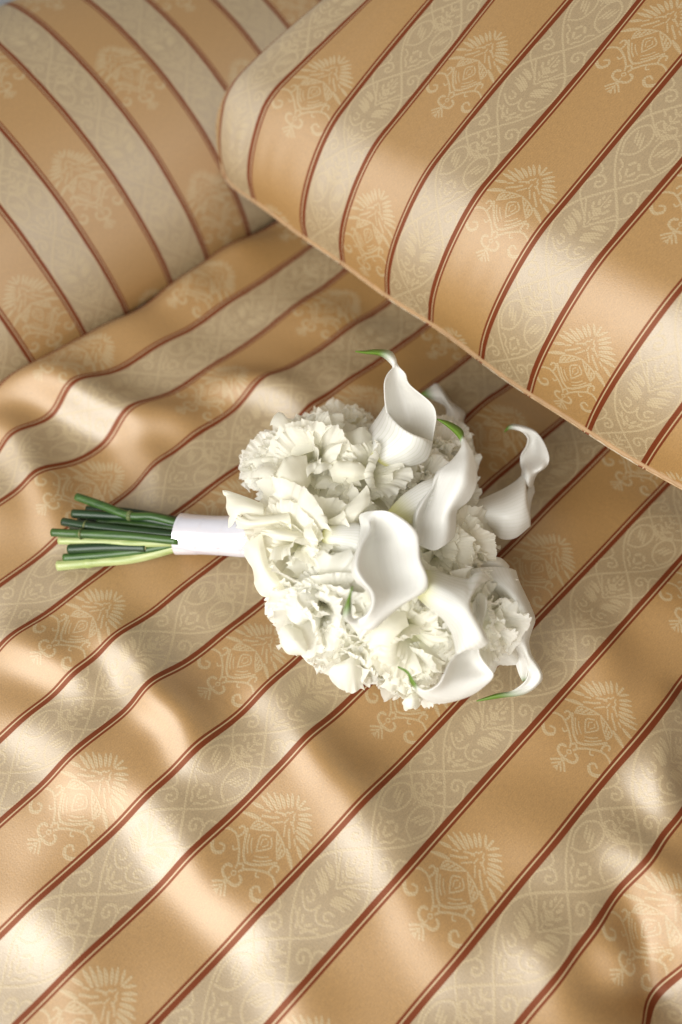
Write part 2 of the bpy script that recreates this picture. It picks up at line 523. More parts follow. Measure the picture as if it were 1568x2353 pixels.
def build_cushion():
    E1, N = -W, U
    P0 = at(530, 475, .070)
    kz, slope = .05, .50
    r0 = .019
    a_lo, a_hi, r_hi = -.102, .66, .52
    root = empty("cushion", Vector(tuple(P0 + E1 * .25 + N * .2)))
    set_props(root, "plump loose cushion in striped satin brocade with pale piping, lying on the seat", "cushion")
    def sgrid(lo, hi, n):
        t = np.linspace(0, math.pi, n)
        e = (1 - np.cos(t)) / 2
        return lo + (hi - lo) * (.55 * e + .45 * np.linspace(0, 1, n))
    aa = sgrid(a_lo, a_hi, 240)
    rr = sgrid(r0, r_hi, 220)
    A, Rr = np.meshgrid(aa, rr, indexing='ij')
    def g(d, w):
        x = np.clip(1 - d / w, 0, 1)
        return np.sqrt(np.clip(1 - x ** 2.3, 0, 1))
    # plan with rounded corners: squeeze the outline in
    ca, cr = (a_lo + a_hi) / 2, (r0 + r_hi) / 2
    ha, hr = (a_hi - a_lo) / 2, (r_hi - r0) / 2
    na, nr = (A - ca) / ha, (Rr - cr) / hr
    pinch = .10 * (np.abs(na) ** 6) * (np.abs(nr) ** 6)
    A2 = ca + ha * na * (1 - pinch)
    R2 = cr + hr * nr * (1 - pinch)
    A2 = A2 + .52 * np.clip(R2 - .05, 0, .30) * np.clip(1 - (A - a_lo) / .20, 0, 1)      # the left end leans away
    dA = np.minimum(A - a_lo, a_hi - A); dR = np.minimum(Rr - r0, r_hi - Rr)
    T = .080 + .028 * np.clip((A - .0) / .45, 0, 1)
    top = T * g(dA, .060) * g(dR, .052)
    # the front swells a little over the piping
    over = .006 * np.sin(math.pi * np.clip(top / T, 0, 1)) * np.exp(-(Rr - r0) / .04)
    base = kz * A + slope * (Rr - r0) + .0028 * np.sin(A * 11 + .6) + .0014 * np.sin(A * 27) + .0012 * np.sin(A * 47 + Rr * 30)
    rng = np.random.default_rng(9)
    wob = np.zeros_like(A)
    for _ in range(7):
        wob += .0010 * np.sin(A / rng.uniform(.03, .09) + Rr / rng.uniform(.04, .1) + rng.uniform(0, 6))
    # puckers along the seam
    puck = .0016 * np.sin(A * 260 + 2 * np.sin(A * 40)) * np.exp(-(dR / .012) ** 2) * np.clip(dR / .004, 0, 1)
    def place(zloc):
        P = P0[None, None, :] + A2[..., None] * E1 + (R2 - over)[..., None] * N
        P = P.copy()
        P[..., 2] = P0[2] + base + zloc
        return P
    Pt = place(top + (wob + puck) * np.clip(top / .03, 0, 1))
    du = np.linalg.norm(np.diff(Pt, axis=1), axis=2)
    us = np.concatenate([np.zeros((len(aa), 1)), np.cumsum(du, 1)], 1)
    dv = np.linalg.norm(np.diff(Pt, axis=0), axis=2)
    mid = len(rr) // 3
    vs1 = np.concatenate([[0], np.cumsum(dv[:, mid])])
    i0 = np.interp(.153, aa, vs1)
    vs = np.broadcast_to((vs1 - i0)[:, None], A.shape)
    mesh_obj("cover", Pt.reshape(-1, 3), grid_faces(len(aa), len(rr)), M_BROCADE, root, uv=cloth_uv(us + LU * (.28 - .31), vs))
    bot = -np.minimum(T * .9 * np.clip(dA / .12, 0, 1) ** .9 * np.clip(dR / .12, 0, 1) ** .9, P0[2] + base + .004)
    Pb = place(bot)
    o = mesh_obj("underside", Pb.reshape(-1, 3)[:, :], grid_faces(len(aa), len(rr))[:, ::-1], M_BROCADE, root, uv=cloth_uv(us, vs))
    # piping along the rim
    rim = np.concatenate([Pt[:, 0], Pt[-1, 1:], Pt[-2::-1, -1], Pt[0, -2:0:-1]])
    rim2 = rim[np.concatenate([[True], np.linalg.norm(np.diff(rim, axis=0), axis=1) > 1e-4])]
    tube("piping", rim2, .0023, plain_fabric("piping_cord", (.36, .22, .105)), root, closed=True, jitter=.0006)
    return root

def tube(name, path, rad, mat, parent=None, closed=False, seg=10, jitter=0.0, radii=None, cap=True):
    P = np.asarray(path, float)
    n = len(P)
    if closed:
        T = np.roll(P, -1, 0) - np.roll(P, 1, 0)
    else:
        T = np.gradient(P, axis=0)
    T /= np.linalg.norm(T, axis=1)[:, None] + 1e-12
    ref = np.array([0, 0, 1.0])
    V = []
    nv = None
    rg = np.random.default_rng(len(P))
    for i in range(n):
        if nv is None:
            nv = np.cross(T[i], ref)
            if np.linalg.norm(nv) < 1e-3:
                nv = np.cross(T[i], [1, 0, 0])
        nv = nv - (nv @ T[i]) * T[i]
        nv /= np.linalg.norm(nv)
        bv = np.cross(T[i], nv)
        r = (radii[i] if radii is not None else rad) + jitter * math.sin(i * 1.7) * rg.uniform(.3, 1)
        for k in range(seg):
            a = 2 * math.pi * k / seg
            V.append(P[i] + r * (math.cos(a) * nv + math.sin(a) * bv))
    F = grid_faces(n, seg, wrap=True).tolist()
    if closed:
        F += [[(n - 1) * seg + k, k, (k + 1) % seg, (n - 1) * seg + (k + 1) % seg] for k in range(seg)]
    elif cap:
        F.append(list(range(seg)))
        F.append([(n - 1) * seg + k for k in range(seg)][::-1])
    return mesh_obj(name, V, F, mat, parent)

build_cushion()

# ------------------------------------------------------------------ materials of the bouquet
def petal_material(name, col, base_col, trans=.55):
    k = NT(name)
    uv = k.n('ShaderNodeUVMap', uv_map="UVMap")
    sp = k.n('ShaderNodeSeparateXYZ', {0: uv.outputs[0]})
    oi = k.n('ShaderNodeObjectInfo')
    mp = k.n('ShaderNodeMapping', {'Vector': uv.outputs[0], 'Scale': (46, 2.2, 1)})
    vein = k.n('ShaderNodeTexNoise', {'Vector': mp.outputs[0], 'Scale': 1.0, 'Detail': 2.0, 'Distortion': .4})
    g = k.n('ShaderNodeMapRange', {'Value': sp.outputs[1], 'From Min': .05, 'From Max': .62, 'To Min': 0.0, 'To Max': 1.0}, interpolation_type='SMOOTHSTEP')
    c = k.mix(g.outputs[0], rgba(*base_col), rgba(*col))
    val = k.math('MULTIPLY_ADD', vein.outputs[0], .10, .95)
    val2 = k.math('MULTIPLY_ADD', oi.outputs['Random'], .06, .955)
    cs = k.n('ShaderNodeVectorMath', {0: c, 'Scale': k.math('MULTIPLY', val, val2)}, operation='SCALE')
    b = k.n('ShaderNodeBump', {'Strength': .22, 'Distance': .0007, 'Height': vein.outputs[0]})
    p = k.n('ShaderNodeBsdfPrincipled', {'Base Color': cs.outputs[0], 'Roughness': .5, 'Specular IOR Level': .35, 'Normal': b.outputs[0], 'Sheen Weight': .15})
    t = k.n('ShaderNodeBsdfTranslucent', {'Color': rgba(.96, .95, .87), 'Normal': b.outputs[0]})
    m = k.n('ShaderNodeMixShader', {0: trans, 1: p.outputs[0], 2: t.outputs[0]})
    k.t.links.new(m.outputs[0], k.out.inputs[0])
    return k.m
M_CREAM = petal_material("cream_petal", (.925, .91, .83), (.80, .81, .47))
M_WHITE = petal_material("white_petal", (.925, .92, .88), (.86, .86, .66))

def calla_material():
    k = NT("calla_spathe")
    uv = k.n('ShaderNodeUVMap', uv_map="UVMap")
    at_ = k.n('ShaderNodeVertexColor', layer_name="tint")
    sp = k.n('ShaderNodeSeparateColor', {0: at_.outputs[0]})
    mp = k.n('ShaderNodeMapping', {'Vector': uv.outputs[0], 'Scale': (26, .6, 1)})
    wv = k.n('ShaderNodeTexNoise', {'Vector': mp.outputs[0], 'Scale': 1.0, 'Detail': 1.0})
    ln = k.n('ShaderNodeTexWave', {'Vector': uv.outputs[0], 'Scale': 5.2, 'Distortion': .6, 'Detail': 1.0, 'Detail Scale': .6}, bands_direction='X')
    thin = k.math('POWER', ln.outputs[1] if len(ln.outputs) > 1 else ln.outputs[0], 9.0)
    c = k.mix(k.math('MULTIPLY', thin, k.math('MULTIPLY_ADD', sp.outputs[2], .50, .02)), rgba(.885, .88, .85), rgba(.66, .68, .56))
    c = k.mix(sp.outputs[1], c, rgba(.72, .70, .22))
    gr = k.mix(wv.outputs[0], rgba(.10, .22, .025), rgba(.24, .36, .05))
    c = k.mix(sp.outputs[0], c, gr)
    b = k.n('ShaderNodeBump', {'Strength': .10, 'Distance': .0006, 'Height': wv.outputs[0]})
    p = k.n('ShaderNodeBsdfPrincipled', {'Base Color': c, 'Roughness': .38, 'Specular IOR Level': .45, 'Normal': b.outputs[0]})
    t = k.n('ShaderNodeBsdfTranslucent', {'Color': c})
    m = k.n('ShaderNodeMixShader', {0: .38, 1: p.outputs[0], 2: t.outputs[0]})
    k.t.links.new(m.outputs[0], k.out.inputs[0])
    return k.m
M_CALLA = calla_material()

def stem_material(name, c1, c2, rough=.4):
    k = NT(name)
    tc = k.n('ShaderNodeTexCoord')
    mp = k.n('ShaderNodeMapping', {'Vector': tc.outputs['Object'], 'Scale': (24, 420, 420)})
    nz = k.n('ShaderNodeTexNoise', {'Vector': mp.outputs[0], 'Scale': 1.0, 'Detail': 3.0})
    r = k.n('ShaderNodeMapRange', {'Value': nz.outputs[0], 'From Min': .32, 'From Max': .68})
    c = k.mix(r.outputs[0], rgba(*c1), rgba(*c2))
    b = k.n('ShaderNodeBump', {'Strength': .25, 'Distance': .0004, 'Height': nz.outputs[0]})
    p = k.n('ShaderNodeBsdfPrincipled', {'Base Color': c, 'Roughness': rough, 'Normal': b.outputs[0]})
    k.t.links.new(p.outputs[0], k.out.inputs[0])
    return k.m
M_STEM = stem_material("green_stem", (.020, .060, .009), (.052, .115, .020))
M_STEM_DARK = stem_material("dark_green_stem", (.008, .026, .009), (.020, .052, .014))
M_STEM_PALE = stem_material("pale_stem", (.26, .33, .10), (.44, .47, .22))
M_CUT = stem_material("cut_end", (.30, .30, .13), (.42, .38, .20), .7)
M_NODE = stem_material("leaf_node", (.05, .085, .02), (.16, .17, .06), .7)
M_CALYX = stem_material("calyx_green", (.10, .17, .04), (.20, .28, .08), .5)

def ribbon_material():
    k = NT("white_satin_ribbon")
    tc = k.n('ShaderNodeTexCoord')
    mp = k.n('ShaderNodeMapping', {'Vector': tc.outputs['Object'], 'Scale': (900, 60, 60)})
    nz = k.n('ShaderNodeTexNoise', {'Vector': mp.outputs[0], 'Scale': 1.0, 'Detail': 1.0})
    b = k.n('ShaderNodeBump', {'Strength': .12, 'Distance': .0003, 'Height': nz.outputs[0]})
    p = k.n('ShaderNodeBsdfPrincipled', {'Base Color': rgba(.70, .69, .77), 'Roughness': .55, 'Normal': b.outputs[0], 'Specular IOR Level': .3})
    g = k.n('ShaderNodeBsdfAnisotropic', {'Color': rgba(1, .98, 1), 'Roughness': .16, 'Normal': b.outputs[0]})
    m = k.n('ShaderNodeMixShader', {0: .36, 1: p.outputs[0], 2: g.outputs[0]})
    k.t.links.new(m.outputs[0], k.out.inputs[0])
    return k.m
M_RIBBON = ribbon_material()

# ------------------------------------------------------------------ bouquet
bouquet = empty("bouquet", Vector(tuple(at(700, 1226, .0))))
set_props(bouquet, "white bridal bouquet of calla lilies and ruffled carnations, stems wrapped in satin ribbon", "bouquet")

CAM_R = Vector((1, 0, 0)); CAM_U = Vector((0, SP, CP)); CAM_B = Vector((0, -CP, SP))
BIND = Vector(tuple(at(560, 1226, .024)))

# petals -------------------------------------------------------------
def petal_mesh(name, seed, style, mat):
    r = np.random.default_rng(seed)
    nu, nv = 60, 17
    if style == 'carnation':
        spread, ruf = r.uniform(.95, 1.3), r.uniform(.09, .15)
        bend, cup, serr, neck, nk = r.uniform(-.1, .75), r.uniform(-.1, .35), .010, .10, 12
        curl = r.uniform(-.5, 1.1)
    else:
        spread, ruf = r.uniform(1.05, 1.4), r.uniform(.07, .12)
        bend, cup, serr, neck, nk = r.uniform(-.1, .8), r.uniform(0, .45), .016, .24, 11
        curl = r.uniform(-.3, 1.5)
    ph = r.uniform(0, 6.28, 6)
    a = np.linspace(-1, 1, nu)
    t = np.linspace(0, 1, nv) ** .8
    A, T = np.meshgrid(a, t, indexing='ij')
    def n1(k, amp):
        return crom(r.normal(0, amp, (k, 1)), nu)[:, 0][:, None]
    edge = 1 - .42 * np.abs(A) ** 2.5 + n1(9, .03) + serr * r.uniform(-1, 1, nu)[:, None]
    edge = 1 + (edge - 1) * np.clip((T - .3) / .7, 0, 1) ** 1.4
    wid = (neck + (spread - neck) * T ** .9) * .62
    X = A * wid * (1 - .06 * A ** 2) + .05 * np.sin(2.5 * T + ph[1]) * T
    Y = T * edge
    tt = np.clip((T - .2) / .8, 0, 1)
    Z = ruf * .42 * tt ** 3.6 * n1(nk, 1.0) + ruf * .40 * tt ** 6 * n1(30, 1.0) + ruf * .42 * tt ** 1.8 * n1(7, 1.0)
    Z += .035 * T * np.sin(2.2 * A + ph[2]) + .012 * tt * np.sin(9 * T + 3 * A + ph[3])
    Z += cup * .34 * np.abs(A) ** 2 * T ** .7
    Z += r.uniform(-.3, .3) * A * T * .35
    th = -bend * T ** 1.8 - curl * (1 + .5 * np.sin(3 * A + ph[4])) * np.clip((T - .68) / .32, 0, 1) ** 1.5
    dY = np.diff(np.concatenate([np.zeros((nu, 1)), Y], 1), axis=1)
    Yb = np.cumsum(dY * np.cos(th), 1)
    Zb = np.cumsum(dY * np.sin(th), 1) + Z * np.cos(th)
    Yb = Yb - Z * np.sin(th)
    V = np.stack([X, Yb, Zb], -1).reshape(-1, 3)
    me = bpy.data.meshes.new(name)
    me.from_pydata(V.tolist(), [], grid_faces(nu, nv).tolist())
    me.polygons.foreach_set("use_smooth", [True] * len(me.polygons))
    lay = me.uv_layers.new(name="UVMap")
    uvv = np.stack([(A + 1) / 2 * (.4 + .6 * T) + .3 * (1 - T), T], -1).reshape(-1, 2).astype(np.float32)
    li = np.empty(len(me.loops), dtype=np.int32); me.loops.foreach_get("vertex_index", li)
    lay.data.foreach_set("uv", uvv[li].ravel())
    me.materials.append(mat)
    return me
PET = {('carnation', 'w'): [petal_mesh("petal", 100 + i, 'carnation', M_WHITE) for i in range(16)],
       ('carnation', 'c'): [petal_mesh("petal", 100 + i, 'carnation', M_CREAM) for i in range(16)],
       ('broad', 'c'): [petal_mesh("petal", 300 + i, 'broad', M_CREAM) for i in range(14)],
       ('broad', 'w'): [petal_mesh("petal", 300 + i, 'broad', M_WHITE) for i in range(14)]}

def link_child(me, name, parent, mat4):
    o = bpy.data.objects.new(name, me)
    COL.objects.link(o)
    o.parent = parent
    o.matrix_basis = mat4
    return o

def frame(axis, hint=Vector((0, 0, 1))):
    z = axis.normalized()
    x = hint.cross(z)
    if x.length < 1e-3:
        x = Vector((1, 0, 0)).cross(z)
    x.normalize()
    y = z.cross(x)
    return Matrix((x, y, z)).transposed()

def ruffled_flower(kind_name, px, py, z, R, face, style, tone, n, seed, label=None, open_=1.0):
    rr = random.Random(seed)
    f = (CAM_R * face[0] + CAM_U * face[1] + CAM_B * face[2]).normalized()
    centre = Vector(tuple(at(px, py, z)))
    base = centre - f * R * .62
    # calyx and the stalk that runs down to the binding
    d = (BIND - base)
    p0 = base + f * R * .10
    p1 = base - f * R * .35
    p2 = base - f * R * .75
    pts = [p0, p1, p2, p2.lerp(BIND, .5) - Vector((0, 0, .004)), BIND]
    pth = crom([tuple(p) for p in pts], 26)
    q = np.linspace(0, 4, 26)
    radii = np.interp(q, [0, .4, 1, 2, 4], [R * .14, R * .21, R * .17, .0026, .0022])
    fl = tube(kind_name, pth, .003, M_CALYX, bouquet, seg=9, radii=radii)
    set_props(fl, label)
    origin = Vector(fl.parent.location)
    FR = frame(f)
    ga = math.radians(137.5)
    off = rr.uniform(0, 6.28)
    n = int(n * (1.3 if style == 'broad' else .95))
    for i in range(n):
        u = (i + .5) / n
        tilt = math.radians((4 + 90 * u ** .66) * open_ + rr.uniform(-22, 22))
        az = off + i * ga + rr.uniform(-.25, .25)
        L = R * (1.02 + .16 * u) * rr.uniform(.88, 1.16)
        if style == 'broad':
            L *= 1.06
        dirl = Vector((math.sin(tilt) * math.cos(az), math.sin(tilt) * math.sin(az), math.cos(tilt)))
        # petal: +Y along dirl, +Z (face) towards the flower axis
        y = dirl
        up = Vector((0, 0, 1))
        zf = (up - y * up.dot(y))
        if zf.length < .15:
            zf = Vector((-math.cos(az), -math.sin(az), .2)); zf = zf - y * zf.dot(y)
        zf.normalize()
        x = y.cross(zf)
        tw = rr.uniform(-.9, .9) * (1.25 - .6 * u)
        x2 = x * math.cos(tw) + zf * math.sin(tw)
        z2 = zf * math.cos(tw) - x * math.sin(tw)
        M3 = Matrix((x2, y, z2)).transposed()
        bp = Vector((math.cos(az), math.sin(az), 0)) * R * .06 * u + Vector((0, 0, R * .10 * (1 - u)))
        wsc = rr.uniform(.8, 1.12)
        M = Matrix.Translation(base - origin) @ (FR @ M3).to_4x4()
        M = Matrix.Translation((base - origin) + FR @ bp) @ (FR @ M3).to_4x4() @ Matrix.Diagonal((L * wsc * (1 if u > .25 else .8), L, L * rr.uniform(.8, 1.25), 1))
        link_child(rr.choice(PET[(style, tone)]), "petal", fl, M)
    return fl

FLOWERS = [
    # name, x, y, z, R, facing (right, up, to camera), style, tone, petals, label
    ("carnation", 712, 1055, .092, .041, (-.15, .35, .9), 'broad', 'c', 24, "cream ruffled flower at the upper left of the head"),
    ("carnation", 848, 1088, .090, .037, (.25, .35, .9), 'broad', 'c', 24, "cream ruffled flower under the topmost calla"),
    ("carnation", 615, 1052, .066, .032, (-.6, .45, .6), 'carnation', 'w', 34, "white carnation on the left shoulder of the head"),
    ("carnation", 785, 972, .038, .036, (-.05, .9, .35), 'broad', 'c', 24, "carnation in shade at the back of the head"),
    ("lisianthus", 680, 1240, .090, .042, (-.35, .02, .9), 'broad', 'c', 22, "large open cream flower by the ribbon"),
    ("carnation", 722, 1420, .074, .037, (-.35, -.45, .8), 'broad', 'w', 32, "bright white carnation at the lower left"),
    ("carnation", 815, 1505, .046, .034, (-.05, -.85, .5), 'broad', 'w', 32, "white carnation hanging over the bottom edge"),
    ("lisianthus", 935, 1458, .072, .040, (.1, -.3, .95), 'broad', 'c', 26, "pale green-white flower below the large calla"),
    ("carnation", 962, 1580, .030, .027, (.05, -.85, .4), 'broad', 'w', 18, "small white flower at the very bottom"),
    ("carnation", 1130, 1450, .070, .034, (.55, -.3, .75), 'carnation', 'w', 36, "white carnation held in the lower right calla"),
    ("carnation", 1018, 1020, .052, .033, (.35, .65, .6), 'carnation', 'w', 34, "carnation in shade behind the topmost calla"),
    ("carnation", 975, 1100, .070, .028, (.2, .3, .9), 'carnation', 'w', 30, None),
    ("carnation", 1008, 1262, .080, .031, (.3, .1, .95), 'broad', 'c', 20, None),
    ("carnation", 1075, 1255, .060, .036, (.7, .1, .7), 'broad', 'c', 22, None),
    ("carnation", 770, 1345, .068, .034, (-.15, -.15, .97), 'broad', 'w', 22, None),
    ("carnation", 1062, 1135, .052, .031, (.75, .3, .5), 'carnation', 'w', 32, None),
    ("carnation", 850, 1400, .058, .030, (0, -.2, .97), 'broad', 'w', 24, None),
]
FL = []
for i, (nm, x, y, z, R, fc, st, tn, n, lab) in enumerate(FLOWERS):
    FL.append(ruffled_flower(nm, x, y, z, R, fc, st, tn, n, 40 + i, lab))

# callas --------------------------------------------------------------
def loft(name, rows, conv, parent, tip=(2, 2), base=(-1, -1), nr=64, nc=30, vein=1.0, thick=.0011, mat=None, frill=0.0):
    """sheet through control points: rows of (px, py, z in mm); the point lies on the sight line of the photograph at height z"""
    G = []
    for row in rows:
        G.append([at(*conv(p[0], p[1]), p[2] / 1000.0) for p in row])
    G = np.array(G)
    k, c, _ = G.shape
    A = np.stack([crom(G[:, j], nr) for j in range(c)], 1)
    B = np.stack([crom(A[i], nc) for i in range(nr)], 0)
    if frill:
        rg = np.random.default_rng(int(abs(G[0, 0, 0]) * 1e5))
        ramp = np.clip((np.linspace(0, 1, nr) - .45) / .55, 0, 1)[:, None] ** 2.5
        B[..., 2] += frill * ramp * crom(rg.normal(0, 1, (13, 1)), nc)[:, 0][None, :]
        B += ramp[..., None] * (frill * .7 * crom(rg.normal(0, 1, (9, 3)), nc))[None]
        B[..., 2] += frill * .5 * np.linspace(0, 1, nr)[:, None] * np.sin(np.linspace(0, 9, nc))[None, :]
    V = B.reshape(-1, 3)
    s = np.linspace(0, k - 1, nr)
    def sm(x, e0, e1):
        t = np.clip((x - e0) / (e1 - e0), 0, 1); return t * t * (3 - 2 * t)
    green = sm(s, *tip) if tip[0] < tip[1] else np.zeros(nr)
    if tip[0] > tip[1]:
        green = 1 - sm(s, tip[1], tip[0])
    yel = 1 - sm(s, *base) if base[1] > base[0] else np.zeros(nr)
    cc = np.linspace(-1, 1, nc)
    tint = np.zeros((nr, nc, 4), np.float32); tint[..., 3] = 1
    tint[..., 0] = green[:, None]
    tint[..., 1] = yel[:, None] * .9
    tint[..., 2] = vein
    uv = np.stack(np.broadcast_arrays(np.linspace(0, 1, nc)[None, :], (np.linspace(.5, 1, nr) if mat else np.linspace(0, 1, nr))[:, None]), -1).reshape(-1, 2)
    o = mesh_obj(name, V, grid_faces(nr, nc), mat or M_CALLA, parent, uv=uv)
    ca = o.data.color_attributes.new("tint", 'FLOAT_COLOR', 'POINT')
    ca.data.foreach_set("color", tint.ravel())
    md = o.modifiers.new("thickness", 'SOLIDIFY'); md.thickness = thick; md.offset = 0
    sb = o.modifiers.new("smooth", 'SUBSURF'); sb.levels = sb.render_levels = 1
    return o

def calla_tube(name, path, conv, parent, base=(0, .45), vein=1.0):
    P = np.array([at(*conv(p[0], p[1]), p[2] / 1000.0) for p in path])
    n = 34
    C = crom(P, n)
    rad = np.interp(np.linspace(0, 1, n), np.linspace(0, 1, len(path)), [p[3] / 1000.0 for p in path])
    seg = 40
    T = np.gradient(C, axis=0); T /= np.linalg.norm(T, axis=1)[:, None]
    V = []
    for i in range(n):
        nv = np.cross(T[i], [0, 0, 1.0]); nv /= np.linalg.norm(nv)
        bv = np.cross(T[i], nv)
        for k in range(seg):
            a = 2 * math.pi * k / seg
            r = rad[i] * (1 + .10 * (k / seg - .5) * (i / n))
            V.append(C[i] + r * (math.cos(a) * nv + math.sin(a) * bv))
    uv = np.stack([np.tile(np.arange(seg) / seg * 2.0, n), np.repeat(np.linspace(0, 1, n), seg)], -1)
    o = mesh_obj(name, V, grid_faces(n, seg, wrap=True), M_CALLA, parent, uv=uv)
    t = np.repeat(np.linspace(0, 1, n), seg)
    e = np.clip((t - base[0]) / (base[1] - base[0]), 0, 1)
    tint = np.zeros((len(V), 4), np.float32); tint[:, 3] = 1
    tint[:, 1] = (1 - e * e * (3 - 2 * e)) * .85
    tint[:, 2] = vein
    ca = o.data.color_attributes.new("tint", 'FLOAT_COLOR', 'POINT')
    ca.data.foreach_set("color", tint.ravel())
    return o

cr1 = lambda x, y: (796.2 + .3125 * x, 784.0 + .3125 * y)
cr2 = lambda x, y: (747.2 + .1953 * x, 1151.5 + .1953 * y)
cr3 = lambda x, y: (906.5 + .2344 * x, 1274.0 + .2344 * y)

def calla(rows, conv, label, tube_path=None, extra=(), **kw):
    o = loft("calla_lily", rows, conv, bouquet, **kw)
    set_props(o, label)
    inv = o.matrix_basis.copy()
    def sub(c):
        c.parent = o
    if tube_path:
        sub(calla_tube("spathe_tube", tube_path, conv, bouquet))
    for nm, r_, k_ in extra:
        sub(loft(nm, r_, conv, bouquet, **k_))
    return o

# the large outer petals that can be told apart one by one
cr4 = lambda x, y: (508.4 + .2344 * x, 882.0 + .2344 * y)
cr5 = lambda x, y: (508.4 + .2344 * x, 1090.2 + .2344 * y)
cr6 = lambda x, y: (612.5 + .2734 * x, 1274.0 + .2734 * y)
BIG = [
 (4, cr4, 'c', [[(420,1180,100),(420,1230,104),(420,1290,104)], [(260,1115,96),(260,1190,102),(260,1270,100)], [(150,1075,92),(140,1200,98),(150,1330,92)], [(60,1045,90),(70,1200,92),(110,1390,84)], [(15,1035,92),(52,1200,86),(80,1410,78)]]),
 (4, cr4, 'c', [[(690,1440,102),(690,1400,110),(680,1310,112),(650,1230,108)], [(600,1370,102),(600,1350,110),(610,1290,110),(615,1265,104)], [(420,1400,100),(420,1370,109),(430,1310,109),(440,1290,102)], [(260,1420,96),(270,1380,106),(290,1310,106),(300,1285,100)], [(140,1395,92),(150,1340,98),(200,1270,98),(240,1255,94)]]),
 (4, cr5, 'c', [[(400,570,98),(430,720,96),(470,880,92),(560,1010,88),(640,1130,84)], [(330,620,96),(360,740,98),(400,890,95),(490,1050,90),(600,1170,80)], [(250,660,92),(290,770,93),(340,910,90),(410,1090,84),(540,1205,74)], [(180,712,84),(232,800,82),(300,940,77),(342,1150,68),(480,1215,66)]]),
 (4, cr5, 'c', [[(900,560,98),(880,620,100),(860,680,98)], [(760,560,104),(740,610,108),(720,660,104)], [(600,540,106),(590,590,110),(570,640,106)], [(480,535,106),(460,570,108),(440,600,102)], [(410,550,102),(400,570,102),(395,590,98)]]),
 (4, cr4, 'c', [[(1010,1350,100),(1080,1320,106),(1160,1280,108),(1180,1230,104)], [(1130,1400,104),(1200,1300,110),(1260,1210,112),(1280,1150,108)], [(1260,1380,104),(1340,1270,112),(1390,1160,114),(1370,1060,112)], [(1330,1340,100),(1430,1230,108),(1465,1110,112),(1420,1000,112)]]),
 (0, cr4, 'c', [[(760,1130,100),(790,1090,103),(820,1050,105),(850,1010,103),(880,960,99)], [(680,1120,103),(700,1040,110),(750,960,112),(810,900,110),(870,860,104)], [(590,1120,103),(610,1000,113),(670,890,117),(760,800,113),(850,790,107)], [(530,1080,100),(530,960,111),(590,820,117),(700,730,115),(840,710,109)], [(520,1020,96),(525,900,107),(580,790,113),(690,705,113),(830,690,109)]]),
 (0, cr4, 'c', [[(600,760,95),(720,720,99),(850,680,101),(960,640,99),(1060,600,95)], [(560,650,93),(690,560,101),(840,520,105),(980,500,103),(1120,470,95)], [(545,585,89),(680,440,95),(830,400,101),(970,370,101),(1180,390,91)], [(535,570,87),(690,400,91),(840,365,96),(960,335,98),(1240,350,87)]]),
 (1, cr4, 'c', [[(1180,780,98),(1260,740,102),(1340,700,104),(1420,680,102)], [(1200,700,98),(1290,640,104),(1380,600,106),(1470,600,102)], [(1160,620,94),(1260,520,101),(1370,480,104),(1490,560,98)], [(1150,580,90),(1250,490,97),(1400,435,101),(1530,570,94)]]),
 (1, cr4, 'c', [[(1100,960,100),(1200,980,102),(1300,960,104),(1420,930,102)], [(1080,900,104),(1190,880,110),(1310,880,111),(1440,870,106)], [(1060,850,104),(1170,800,111),(1300,790,113),(1420,830,107)], [(1050,830,102),(1160,745,108),(1290,755,111),(1400,800,108)]]),
 (5, cr6, 'w', [[(400,470,86),(420,430,90),(440,390,92),(450,350,90)], [(300,560,86),(330,450,96),(370,370,98),(420,290,92)], [(220,570,82),(240,440,94),(290,330,98),(370,250,92)], [(170,510,76),(170,420,86),(210,310,92),(310,240,88)]]),
 (5, cr6, 'w', [[(300,640,76),(310,690,78),(330,740,78),(350,780,74)], [(210,590,76),(210,680,82),(250,760,82),(330,830,74)], [(150,520,70),(120,640,76),(170,790,76),(300,850,66)], [(160,500,64),(95,610,68),(150,800,68),(305,868,58)]]),
 (14, cr6, 'w', [[(440,240,90),(520,250,92),(600,250,92),(690,230,90)], [(420,210,92),(510,170,88),(600,160,88),(700,150,90)], [(410,180,96),(480,100,94),(590,70,95),(710,75,95)], [(400,190,98),(470,95,98),(585,58,99),(712,62,98)]]),
 (14, cr6, 'w', [[(415,215,94),(470,240,97),(540,255,98),(640,270,96)], [(430,240,96),(480,290,101),(560,310,102),(650,320,98)], [(450,270,90),(490,340,96),(560,365,97),(650,355,94)]]),
 (6, cr6, 'w', [[(760,820,66),(720,850,68),(680,880,68),(640,900,64)], [(790,920,62),(720,940,68),(650,950,68),(560,940,62)], [(800,1040,52),(720,1060,58),(630,1060,58),(520,1000,54)], [(820,1130,40),(730,1165,44),(640,1150,44),(540,1070,44)]]),
 (7, cr6, 'c', [[(1020,770,92),(1080,700,96),(1140,640,97),(1200,600,94)], [(960,760,92),(1010,660,99),(1070,590,100),(1180,530,96)], [(880,760,88),(930,650,96),(1020,540,98),(1180,470,94)], [(860,750,84),(900,640,91),(1010,500,94),(1190,400,90)]]),
 (8, cr6, 'w', [[(1240,1140,44),(1220,1170,47),(1200,1190,45)], [(1290,1180,42),(1230,1220,48),(1160,1220,44)], [(1300,1250,36),(1220,1290,42),(1140,1250,38)], [(1280,1290,30),(1210,1310,34),(1150,1280,32)]]),
]
for fi, conv_, tone_, rows_ in BIG:
    p_ = loft("petal", rows_, conv_, bouquet, nr=30, nc=44, thick=.0006, mat=M_CREAM if tone_ == 'c' else M_WHITE, frill=.0013, vein=0, base=(-1, -1), tip=(90, 91))
    p_.parent = FL[fi]

